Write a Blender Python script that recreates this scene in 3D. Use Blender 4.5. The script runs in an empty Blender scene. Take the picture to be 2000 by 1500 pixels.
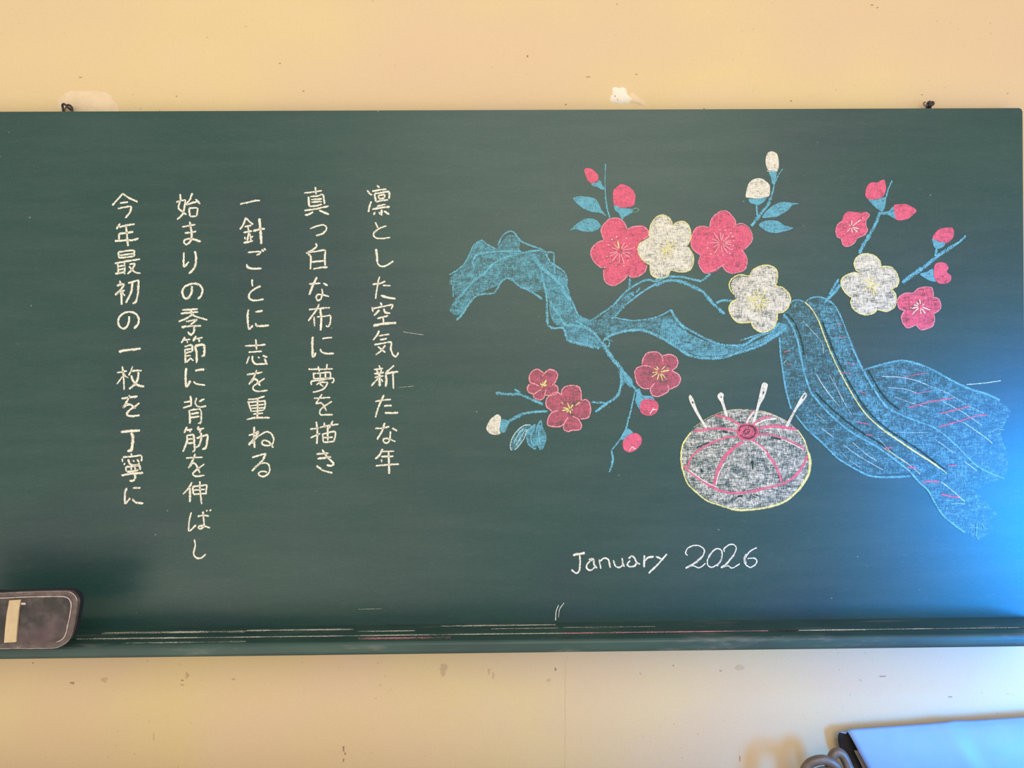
import bpy, bmesh, math, random
from mathutils import Vector, Matrix, noise
from mathutils.geometry import tessellate_polygon
random.seed(7)
C = bpy.context.scene.collection
sc = bpy.context.scene

# ---------------------------------------------------------------- camera
FPX = 1455.0                       # focal length in pixels of a 2000 px wide frame
DIST = 1.28
cam_d = bpy.data.cameras.new('camera'); cam = bpy.data.objects.new('camera', cam_d); C.objects.link(cam)
cam_d.sensor_width = 36; cam_d.lens = FPX / 2000 * 36; cam_d.clip_start = .02
CM = Matrix.Translation((0, -DIST, 0)) @ Matrix.Rotation(-0.0123, 4, 'Z') @ Matrix.Rotation(math.pi / 2, 4, 'X') @ Matrix.Rotation(-0.008, 4, 'Z')
cam.matrix_world = CM
sc.camera = cam

# ---------------------------------------------------------------- world, lamps, exposure
w = bpy.data.worlds.new('world'); sc.world = w; w.use_nodes = True
w.node_tree.nodes['Background'].inputs[0].default_value = (1.0, .92, .80, 1)
w.node_tree.nodes['Background'].inputs[1].default_value = .84
def lamp(name, kind, loc, aim, col, power, **kw):
    d = bpy.data.lights.new(name, kind); o = bpy.data.objects.new(name, d); C.objects.link(o)
    o.location = loc; d.color = col; d.energy = power
    o.rotation_euler = (Vector(aim) - Vector(loc)).to_track_quat('-Z', 'Y').to_euler()
    for k, v in kw.items(): setattr(d, k, v)
    return o
lamp('room_light', 'AREA', (.45, -2.9, 1.2), (0, 0, -.1), (1, .93, .80), 38, size=2.2)
lamp('window_daylight', 'AREA', (2.02, -1.34, -.50), (1.20, 0, -.50), (.0, .30, 1), 13, shape='RECTANGLE', size=.32, size_y=.6, spread=math.radians(56))
lamp('low_fill_light', 'AREA', (-1.5, -2.6, -1.8), (-.7, 0, -.6), (1, .90, .76), 19, size=2.0)  # unseen warm fill, added to brighten the wall below the board
lamp('window_sunbeam', 'SPOT', (1.62, -.85, .40), (1.06, 0, -.56), (.0, .30, 1), 34, spot_size=math.radians(62), spot_blend=1.0, shadow_soft_size=.02)
sc.view_settings.view_transform = 'Standard'; sc.view_settings.look = 'None'
sc.view_settings.exposure = 0; sc.view_settings.gamma = 1; sc.view_settings.use_curve_mapping = False

# ---------------------------------------------------------------- helpers
CMi = CM.to_3x3(); CO = CM.translation
def at(px, py, y=0.0):
    """point of the plane Y=y seen at pixel (px, py) of the photograph"""
    d = CMi @ Vector(((px - 1000) / FPX, -(py - 750) / FPX, -1))
    return CO + d * ((y - CO.y) / d.y)
def obj(name, bm, mat, parent=None, smooth=False, **props):
    if isinstance(bm, bmesh.types.BMesh):
        me = bpy.data.meshes.new(name); bm.to_mesh(me); bm.free()
    else: me = bm
    if smooth:
        for p in me.polygons: p.use_smooth = True
    o = bpy.data.objects.new(name, me); C.objects.link(o)
    for m in (mat if isinstance(mat, (list, tuple)) else [mat]): me.materials.append(m)
    if parent is not None: o.parent = parent
    for k, v in props.items(): o[k] = v
    return o
def box(x0, x1, y0, y1, z0, z1, bev=0.0, seg=2):
    bm = bmesh.new(); bmesh.ops.create_cube(bm, size=1)
    for v in bm.verts:
        v.co = Vector((x0 if v.co.x < 0 else x1, y0 if v.co.y < 0 else y1, z0 if v.co.z < 0 else z1))
    if bev: bmesh.ops.bevel(bm, geom=bm.edges[:], offset=bev, segments=seg, affect='EDGES', profile=.6)
    return bm
def spline(pts, step, closed=False):
    P = [Vector(p) for p in pts]; n = len(P); out = []
    if n == 2 and not closed:
        k = max(2, int((P[1] - P[0]).length / step)); return [P[0].lerp(P[1], i / k) for i in range(k + 1)]
    rng = range(n) if closed else range(n - 1)
    for i in rng:
        if closed: a, b, c, d = P[i - 1], P[i], P[(i + 1) % n], P[(i + 2) % n]
        else: a, b, c, d = P[max(i - 1, 0)], P[i], P[i + 1], P[min(i + 2, n - 1)]
        m1 = (c - a) * .42; m2 = (d - b) * .42
        # sharp corners stay sharp
        l = (c - b).length
        if m1.length > l: m1 *= l / m1.length
        if m2.length > l: m2 *= l / m2.length
        k = max(1, int(l / step))
        for j in range(k):
            t = j / k; t2 = t * t; t3 = t2 * t
            out.append(b * (2*t3-3*t2+1) + m1 * (t3-2*t2+t) + c * (-2*t3+3*t2) + m2 * (t3-t2))
    if not closed: out.append(P[-1])
    return out
def tube(bm, pts, r, seg=8, cap=True):
    rings = []
    for i, p in enumerate(pts):
        p = Vector(p); t = (Vector(pts[min(i+1, len(pts)-1)]) - Vector(pts[max(i-1, 0)])).normalized()
        n = t.cross(Vector((0, 1, .3))).normalized(); b = t.cross(n); rr = r[i] if isinstance(r, list) else r
        rings.append([bm.verts.new(p + (n * math.cos(a) + b * math.sin(a)) * rr) for a in (2*math.pi*k/seg for k in range(seg))])
    for a, b in zip(rings, rings[1:]):
        for k in range(seg): bm.faces.new((a[k], a[(k+1) % seg], b[(k+1) % seg], b[k]))
    if cap: bm.faces.new(rings[0][::-1]); bm.faces.new(rings[-1])
def extrude_outline(bm, P, y0, y1, bev=0.0):
    """outline P of (x, z), solid between y0 (front) and y1 (back)"""
    a = [bm.verts.new((x, y0, z)) for x, z in P]; b = [bm.verts.new((x, y1, z)) for x, z in P]
    f = bm.faces.new(a); bm.faces.new(b[::-1]); n = len(P)
    for i in range(n): bm.faces.new((a[i], b[i], b[(i+1) % n], a[(i+1) % n]))
    if bev:
        bmesh.ops.bevel(bm, geom=list(f.edges), offset=bev, segments=3, affect='EDGES', profile=.55)
    bmesh.ops.recalc_face_normals(bm, faces=bm.faces[:])

# ---------------------------------------------------------------- materials
class NT:
    def __init__(s, name):
        s.m = bpy.data.materials.new(name); s.m.use_nodes = True; s.t = s.m.node_tree; s.N = s.t.nodes
        s.b = s.N['Principled BSDF']; s.out = s.N['Material Output']
    def n(s, t, **kw):
        x = s.N.new(t)
        for k, v in kw.items():
            if k[0] == '_': x.inputs[k[1:].replace('_', ' ')].default_value = v
            else: setattr(x, k, v)
        return x
    def l(s, a, b): s.t.links.new(a, b)
    def coord(s, scale=(1, 1, 1)):
        tc = s.n('ShaderNodeTexCoord'); mp = s.n('ShaderNodeMapping'); mp.inputs['Scale'].default_value = scale
        s.l(tc.outputs['Object'], mp.inputs['Vector']); return mp.outputs['Vector']
    def noise(s, scale, stretch=(1, 1, 1), detail=4, rough=.6):
        x = s.n('ShaderNodeTexNoise', _Scale=scale, _Detail=detail, _Roughness=rough); s.l(s.coord(stretch), x.inputs['Vector']); return x.outputs['Fac']
    def math(s, op, a, b=None, c=None, clamp=False):
        x = s.n('ShaderNodeMath', operation=op, use_clamp=clamp)
        for i, v in enumerate((a, b, c)):
            if v is None: continue
            if isinstance(v, (int, float)): x.inputs[i].default_value = v
            else: s.l(v, x.inputs[i])
        return x.outputs[0]
    def ramp(s, fac, stops):
        x = s.n('ShaderNodeValToRGB'); e = x.color_ramp.elements
        while len(e) < len(stops): e.new(.5)
        for i, (p, c) in enumerate(stops):
            e[i].position = p; e[i].color = (*c, 1) if len(c) == 3 else c
        s.l(fac, x.inputs[0]); return x.outputs[0]
    def mix(s, fac, a, b, mode='MIX'):
        x = s.n('ShaderNodeMix', data_type='RGBA', blend_type=mode)
        for i, v in ((0, fac), (6, a), (7, b)):
            if isinstance(v, (int, float)): x.inputs[i].default_value = v
            elif isinstance(v, tuple): x.inputs[i].default_value = (*v, 1)
            else: s.l(v, x.inputs[i])
        return x.outputs[2]
    def bump(s, h, strength, dist=.001):
        x = s.n('ShaderNodeBump', _Strength=strength, _Distance=dist); s.l(h, x.inputs['Height']); s.l(x.outputs[0], s.b.inputs['Normal'])
def plain(name, col, rough=.6, metal=0, var=.15, scale=60, bump=.0):
    k = NT(name); f = k.noise(scale); c2 = tuple(c * (1 - var) for c in col); c1 = tuple(min(1, c * (1 + var)) for c in col)
    k.l(k.ramp(f, [(.3, c2), (.7, c1)]), k.b.inputs['Base Color']); k.b.inputs['Roughness'].default_value = rough; k.b.inputs['Metallic'].default_value = metal
    if bump: k.bump(f, bump)
    return k.m

# aged limewashed wall: ochre yellow, tan and pinkish patches, specks
k = NT('aged_plaster')
big = k.noise(1.6, (1, 1, 1.6), 3, .5); mid = k.noise(5, (1, 1, 1.2), 5, .6); fine = k.noise(260, detail=3)
c = k.ramp(big, [(.32, (.70, .525, .36)), (.46, (.72, .555, .34)), (.56, (.74, .59, .315)), (.7, (.755, .57, .40))])
c = k.mix(k.math('MULTIPLY', mid, .5), c, (.70, .515, .33))
c = k.mix(k.ramp(fine, [(.35, (.10,)*3), (.6, (0,)*3)]), c, (.55, .40, .24))
v = k.n('ShaderNodeTexVoronoi', _Scale=55.0); k.l(k.coord((1, 1, 1)), v.inputs['Vector'])
patchy = k.ramp(k.noise(6, detail=2), [(.5, (0,)*3), (.62, (1,)*3)])
sp = k.math('MULTIPLY', k.ramp(v.outputs['Distance'], [(.05, (1,)*3), (.11, (0,)*3)]), patchy)
c = k.mix(k.math('MULTIPLY', sp, .42), c, (.33, .24, .15))
k.l(c, k.b.inputs['Base Color']); k.b.inputs['Roughness'].default_value = .85; k.b.inputs['Specular IOR Level'].default_value = .2
k.bump(k.math('ADD', k.math('MULTIPLY', mid, 2.5), fine), .25, .0012); WALL = k.m
PLASTER = plain('white_filler', (.87, .80, .70), .9, var=.06, scale=90, bump=.4)
FILLER = plain('pale_filler', (.765, .60, .41), .9, var=.06, scale=60, bump=.3)
STAIN = plain('brown_stain', (.36, .26, .17), .9)
STAIN2 = plain('light_brown_stain', (.62, .44, .27), .9, var=.1)

# green chalkboard with wiped chalk haze
k = NT('green_board')
wipe = k.noise(5, (1, 1, 7), 6, .62); blot = k.noise(2.6, (1, 1, 1), 3, .5); grain = k.noise(420, (1, 1, 1.6), 2, .5); fin = k.noise(60, (1, 1, 9), 3, .6)
c = k.ramp(blot, [(.35, (.012, .046, .052)), (.5, (.010, .057, .050)), (.66, (.014, .056, .054))])
hz = k.math('MULTIPLY', k.ramp(wipe, [(.42, (0,)*3), (.78, (1,)*3)]), .026)
hz = k.math('ADD', hz, k.math('MULTIPLY', k.ramp(fin, [(.52, (0,)*3), (.8, (1,)*3)]), .035))
hz = k.math('ADD', hz, k.math('MULTIPLY', k.ramp(grain, [(.45, (0,)*3), (.75, (1,)*3)]), .035))
v = k.n('ShaderNodeTexVoronoi', _Scale=34.0, _Randomness=1.0); k.l(k.coord((1, 1, 1)), v.inputs['Vector'])
sp = k.math('MULTIPLY', k.ramp(v.outputs['Distance'], [(.03, (1,)*3), (.055, (0,)*3)]), k.ramp(k.noise(9, detail=2), [(.52, (0,)*3), (.62, (1,)*3)]))
hz = k.math('ADD', hz, k.math('MULTIPLY', sp, .28), clamp=True)
c = k.mix(hz, c, (.62, .62, .58))
k.l(c, k.b.inputs['Base Color']); k.b.inputs['Roughness'].default_value = .38; k.b.inputs['Specular IOR Level'].default_value = .52
k.bump(k.math('ADD', grain, fin), .12, .0004); BOARD = k.m
BOARD_EDGE = plain('green_edge_paint', (.022, .055, .050), .5, var=.25, scale=30)
k = NT('green_ledge_paint'); f = k.noise(9, (1, 1, 6), 5, .6); dust = k.noise(14, (.5, 3, 3), 5, .7)
c = k.ramp(f, [(.35, (.019, .052, .050)), (.65, (.028, .075, .062))])
c = k.mix(k.math('MULTIPLY', k.ramp(dust, [(.55, (0,)*3), (.8, (1,)*3)]), .25), c, (.6, .5, .48))
k.l(c, k.b.inputs['Base Color']); k.b.inputs['Roughness'].default_value = .4; LEDGE = k.m

COL = dict(B=(.18, .50, .66), R=(.78, .155, .25), M=(.68, .17, .25), P=(.86, .36, .43), W=(.88, .84, .73), Y=(.84, .78, .32), L=(.55, .72, .74), G=(.25, .55, .42), K=(.028, .062, .056))
CH = {}
def chalk(col, kind):
    """porous chalk: a grain mask over the board's texture, sparser where the stroke's 'dens' is low"""
    if (col, kind) in CH: return CH[col, kind]
    k = NT('chalk_%s_%s' % ({'B': 'blue', 'R': 'pink', 'M': 'dull_pink', 'P': 'light_pink', 'W': 'white', 'Y': 'yellow', 'L': 'pale_blue', 'G': 'green', 'K': 'wiped'}[col], kind))
    at_ = k.n('ShaderNodeAttribute', attribute_name='dens')
    if kind == 'fill':
        h = k.noise(1000, (.13, 1, 1.1), 2, .6); vv = k.noise(1000, (1.1, 1, .16), 2, .6); b = k.noise(48, (.8, 1, 1.6), 4, .65)
        g = k.math('MULTIPLY', k.math('SUBTRACT', k.math('ADD', k.math('ADD', h, vv), k.math('MULTIPLY', b, .8)), 1.4), 1.55)
    else:
        g = k.math('MULTIPLY', k.math('SUBTRACT', k.noise(760, detail=2), .5), 3.4)
    a = k.math('MULTIPLY', k.math('SUBTRACT', k.math('ADD', g, at_.outputs['Fac']), .5), 1.5 if kind == 'fill' else 2.2)
    a = k.math('ADD', a, .5, clamp=True)
    if kind == 'fill': a = k.math('MULTIPLY', a, {'M': .70, 'B': .84, 'R': .95}.get(col, .88))
    base = COL[col]; n = k.noise(140, detail=3)
    k.l(k.ramp(n, [(.3, tuple(x * .86 for x in base)), (.7, tuple(min(1, x * 1.1) for x in base))]), k.b.inputs['Base Color'])
    k.b.inputs['Roughness'].default_value = .95; k.b.inputs['Specular IOR Level'].default_value = .1
    k.l(a, k.b.inputs['Alpha'])
    CH[col, kind] = k.m; return k.m
def chalk_mesh(verts, faces, dens, lay):
    me = bpy.data.meshes.new('chalk'); me.from_pydata([at(x, y, -lay) for x, y in verts], [], faces)
    a = me.attributes.new('dens', 'FLOAT', 'POINT'); a.data.foreach_set('value', dens); return me
def stroke_geo(pts, wd, V, F, D, taper=.55, full=1.02):
    S = spline(pts, 1.6); n = len(S); base = len(V); sd = random.random() * 99
    for i, p in enumerate(S):
        t = (S[min(i+1, n-1)] - S[max(i-1, 0)])
        if t.length < 1e-6: t = Vector((1, 0))
        t.normalize(); nn = Vector((-t.y, t.x)); e = min(i, n-1-i) * 1.6
        ww = wd * .5 * (1 + .28 * noise.noise(Vector((p.x * .13, p.y * .13, sd)))) * (1 if e > wd * .6 else taper + (1 - taper) * e / (wd * .6))
        j1 = .32 * noise.noise(Vector((i * .9, sd, 1))); j2 = .32 * noise.noise(Vector((i * .9, sd, 9)))
        pr = full + .35 * noise.noise(Vector((i * .11, sd, 4)))
        for off, d in ((-1.22 + j1, .0), (-.55, pr * .9), (.55, pr * .9), (1.22 + j2, .0)):
            q = p + nn * ww * off; V.append((q.x, q.y)); D.append(d)
        if i:
            o = base + i * 4
            for c_ in range(3): F.append((o-4+c_, o-3+c_, o+1+c_, o+c_))
def fill_geo(pts, dens, V, F, D):
    S = spline(pts, 2.5, closed=True); base = len(V)
    V += [(p.x, p.y) for p in S]; D += [dens] * len(S)
    T = tessellate_polygon([[Vector((p.x, p.y, 0)) for p in S]])
    if len(T) < len(S) - 6: print('FILL', len(S), len(T), pts[0])
    for t in T: F.append(tuple(base + i for i in t))

# ---------------------------------------------------------------- the wall
wy = .026
wall = obj('wall_back', box(-2.6, 2.2, wy, wy + .12, -1.25, 1.6), WALL, kind='structure')
def blob(px, py, rx, ry, mat, name, seed, rot=0, th=.0012, n=26, jag=.35):
    bm = bmesh.new(); c0 = at(px, py, wy); P = []
    for i in range(n):
        a = 2 * math.pi * i / n; r = 1 + jag * noise.noise(Vector((math.cos(a) * 1.6, math.sin(a) * 1.6, seed)))
        x = math.cos(a) * rx * r; y = math.sin(a) * ry * r
        P.append(at(px + x * math.cos(rot) - y * math.sin(rot), py + x * math.sin(rot) + y * math.cos(rot), wy))
    ctr = bm.verts.new((c0.x, wy - th, c0.z)); r1 = [bm.verts.new((c0.x + (p.x-c0.x) * .75, wy - th * .9, c0.z + (p.z-c0.z) * .75)) for p in P]
    r2 = [bm.verts.new((p.x, wy + .0002, p.z)) for p in P]
    for i in range(n):
        j = (i+1) % n; bm.faces.new((ctr, r1[i], r1[j])); bm.faces.new((r1[i], r2[i], r2[j], r1[j]))
    bmesh.ops.recalc_face_normals(bm, faces=bm.faces[:])
    return obj(name, bm, mat, wall, smooth=True)
blob(172, 205, 66, 26, FILLER, 'plaster_patch', 3.1, .12, .002)['label'] = 'pale smoothed filler patch behind the left wire loop'
blob(1213, 188, 24, 15, PLASTER, 'plaster_patch', 5.2, .35, .003, jag=.7)['label'] = 'white filler dab above the board'
blob(1240, 194, 20, 7, FILLER, 'plaster_patch', 8.4, .5, .0015, jag=.8)
for i, (x, y, rx, ry) in enumerate([(1201, 189, 2, 1.6), (1206, 196, 1.6, 1.2)]): blob(x, y, rx, ry, STAIN, 'nail_hole', i, 0, .0032)
marks = [(142, 1334, 6, 2.2, 0), (203, 1326, 9, 3, 1), (203, 1330, 7, 4, 1), (356, 1338, 6, 2, 1.5), (356, 1329, 3, 1.4, 0), (365, 1319, 4, 6, 1), (456, 1327, 6, 2, 1), (300, 1440, 1.4, 8, 1),
         (671, 1463, 2, 6, 0), (674, 1472, 2, 3, 0), (671, 1485, 1.5, 4, 0), (865, 1307, 9, 10, 1), (955, 1311, 3, 7, 1), (963, 1319, 3, 6, 1), (1085, 1307, 2, 4, 0), (1072, 1328, 5, 4, 1),
         (1251, 1316, 3, 2, 1), (1315, 1300, 1.6, 1.6, 0), (1407, 1310, 3, 1.2, 0), (1444, 1305, 8, 7, 1), (1725, 1321, 7, 1.4, 0), (1856, 1361, 6, 1.4, 0), (1969, 1355, 6, 1.2, 1), (1445, 1480, 1, 7, 0),
         (157, 151, 3.5, 1, 0), (345, 188, 1.6, 1, 0), (593, 178, 2.4, 1.4, 0), (547, 124, 2, 1, 0), (1148, 150, 6, 1, 0), (1205, 8, 2, 1, 0), (1703, 10, 3, 1.4, 0), (1714, 15, 2, 1.2, 0), (1243, 145, 2, 1, 0),
         (1375, 212, 2, 1, 0), (1801, 185, 2.4, .8, 0), (1968, 182, 1.4, 1, 0), (1105, 204, 2, 1.2, 0), (1030, 110, 2, 3, 0), (1545, 197, 2, 1.5, 0), (64, 1295, 1.4, 1.2, 0)]
for i, (x, y, rx, ry, lt) in enumerate(marks):
    if not 0 < y < 215 and not y > 1268: continue
    blob(x, y, rx, ry, STAIN2 if lt else STAIN, 'wall_stain', i * 1.7, 0, .0006, n=12, jag=.9)
# the hairline crack under the board
bm = bmesh.new(); P = [at(1104 + 3 * noise.noise(Vector((0, j * .35, 2))) + (4 if j < 2 else 0), 1281 + j * 7, wy - .0002) for j in range(33)]
for a, b in zip(P, P[1:]):
    w_ = .00035; bm.faces.new([bm.verts.new(q) for q in (a + Vector((-w_, 0, 0)), b + Vector((-w_, 0, 0)), b + Vector((w_, 0, 0)), a + Vector((w_, 0, 0)))])
obj('wall_crack', bm, STAIN2, wall)

# ---------------------------------------------------------------- the chalkboard
tr = at(1997, 211); zt = tr.z; xr = tr.x; xl = -1.35
zl = at(2000, 1205).z             # where the board meets the trough
zb = at(1000, 1278, -.088).z      # lower edge of the front strip
root = bpy.data.objects.new('chalkboard', None); C.objects.link(root); root.location = (0, 0, 0)
root['label'] = 'green chalkboard with Japanese verse and chalk plum blossoms, hung on the ochre wall'; root['category'] = 'chalkboard'
bm = bmesh.new(); R_ = .006; P = [(xl, zl - .03), (xr, zl - .03)]
for i in range(7):
    a = i / 6 * math.pi / 2; P.append((xr - R_ + R_ * math.cos(a), zt - R_ + R_ * math.sin(a)))
P.append((xl, zt)); extrude_outline(bm, P, 0, .02, .0008)
obj('writing_panel', bm, BOARD, root)
obj('chalk_trough', box(xl, xr + .006, -.054, .02, zl - .022, zl, .0015), LEDGE, root, label='green trough catching chalk dust')
obj('front_strip', box(xl, xr + .006, -.087, -.0555, zb, zl + .0006, .009, 5), LEDGE, root)
# dust lines along the trough
def dust_line(x0, y0, x1, y1, wd, yy, col='P', dens=.8, zz=None):
    """chalk dust lying on top of the ledge"""
    bm = bmesh.new(); a = at(x0, y0, yy); b = at(x1, y1, yy); n = max(2, int(abs(x1 - x0) / 8)); V = []
    lay = bm.verts.layers.float.new('dens'); rows = []
    for i in range(n + 1):
        x = a.x + (b.x - a.x) * i / n; h = wd * (1 + .7 * noise.noise(Vector((x * 30, yy, 1)))); row = []
        for o, d in ((-1, 0), (0, dens * (.92 + 1.1 * noise.noise(Vector((x * 14, yy, 5))))), (1, 0)):
            v_ = bm.verts.new((x, yy + o * h, zz if zz is not None else zl + .0011)); v_[lay] = d; row.append(v_)
        rows.append(row)
    for p, q in zip(rows, rows[1:]):
        for c_ in range(2): bm.faces.new((p[c_], q[c_], q[c_+1], p[c_+1]))
    obj('chalk_dust', bm, chalk(col, 'line'), root)
for a in [(150, 1255, 340, 1254, .004, -.058, 'W', .9), (340, 1254, 700, 1250, .003, -.0585, 'W', .95), (700, 1250, 1100, 1243, .003, -.058, 'W', .95), (1100, 1243, 1560, 1235, .0034, -.0585, 'P', 1.1), (1500, 1234, 1690, 1232, .0034, -.0585, 'W', 1.1), (1690, 1232, 1990, 1230, .0022, -.0578, 'W', .8),
          (200, 1247, 480, 1243, .006, -.030, 'W', .62), (480, 1240, 690, 1236, .005, -.026, 'W', .8), (700, 1242, 810, 1243, .003, -.037, 'W', .8), (860, 1229, 1085, 1227, .004, -.015, 'W', .75), (960, 1242, 1090, 1231, .002, -.032, 'W', .8), (1100, 1230, 1280, 1226, .002, -.03, 'W', .6),
          (700, 1252, 880, 1251, .006, -.072, 'P', .6), (240, 1262, 480, 1258, .004, -.08, 'W', .35)]: dust_line(*a)

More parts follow.
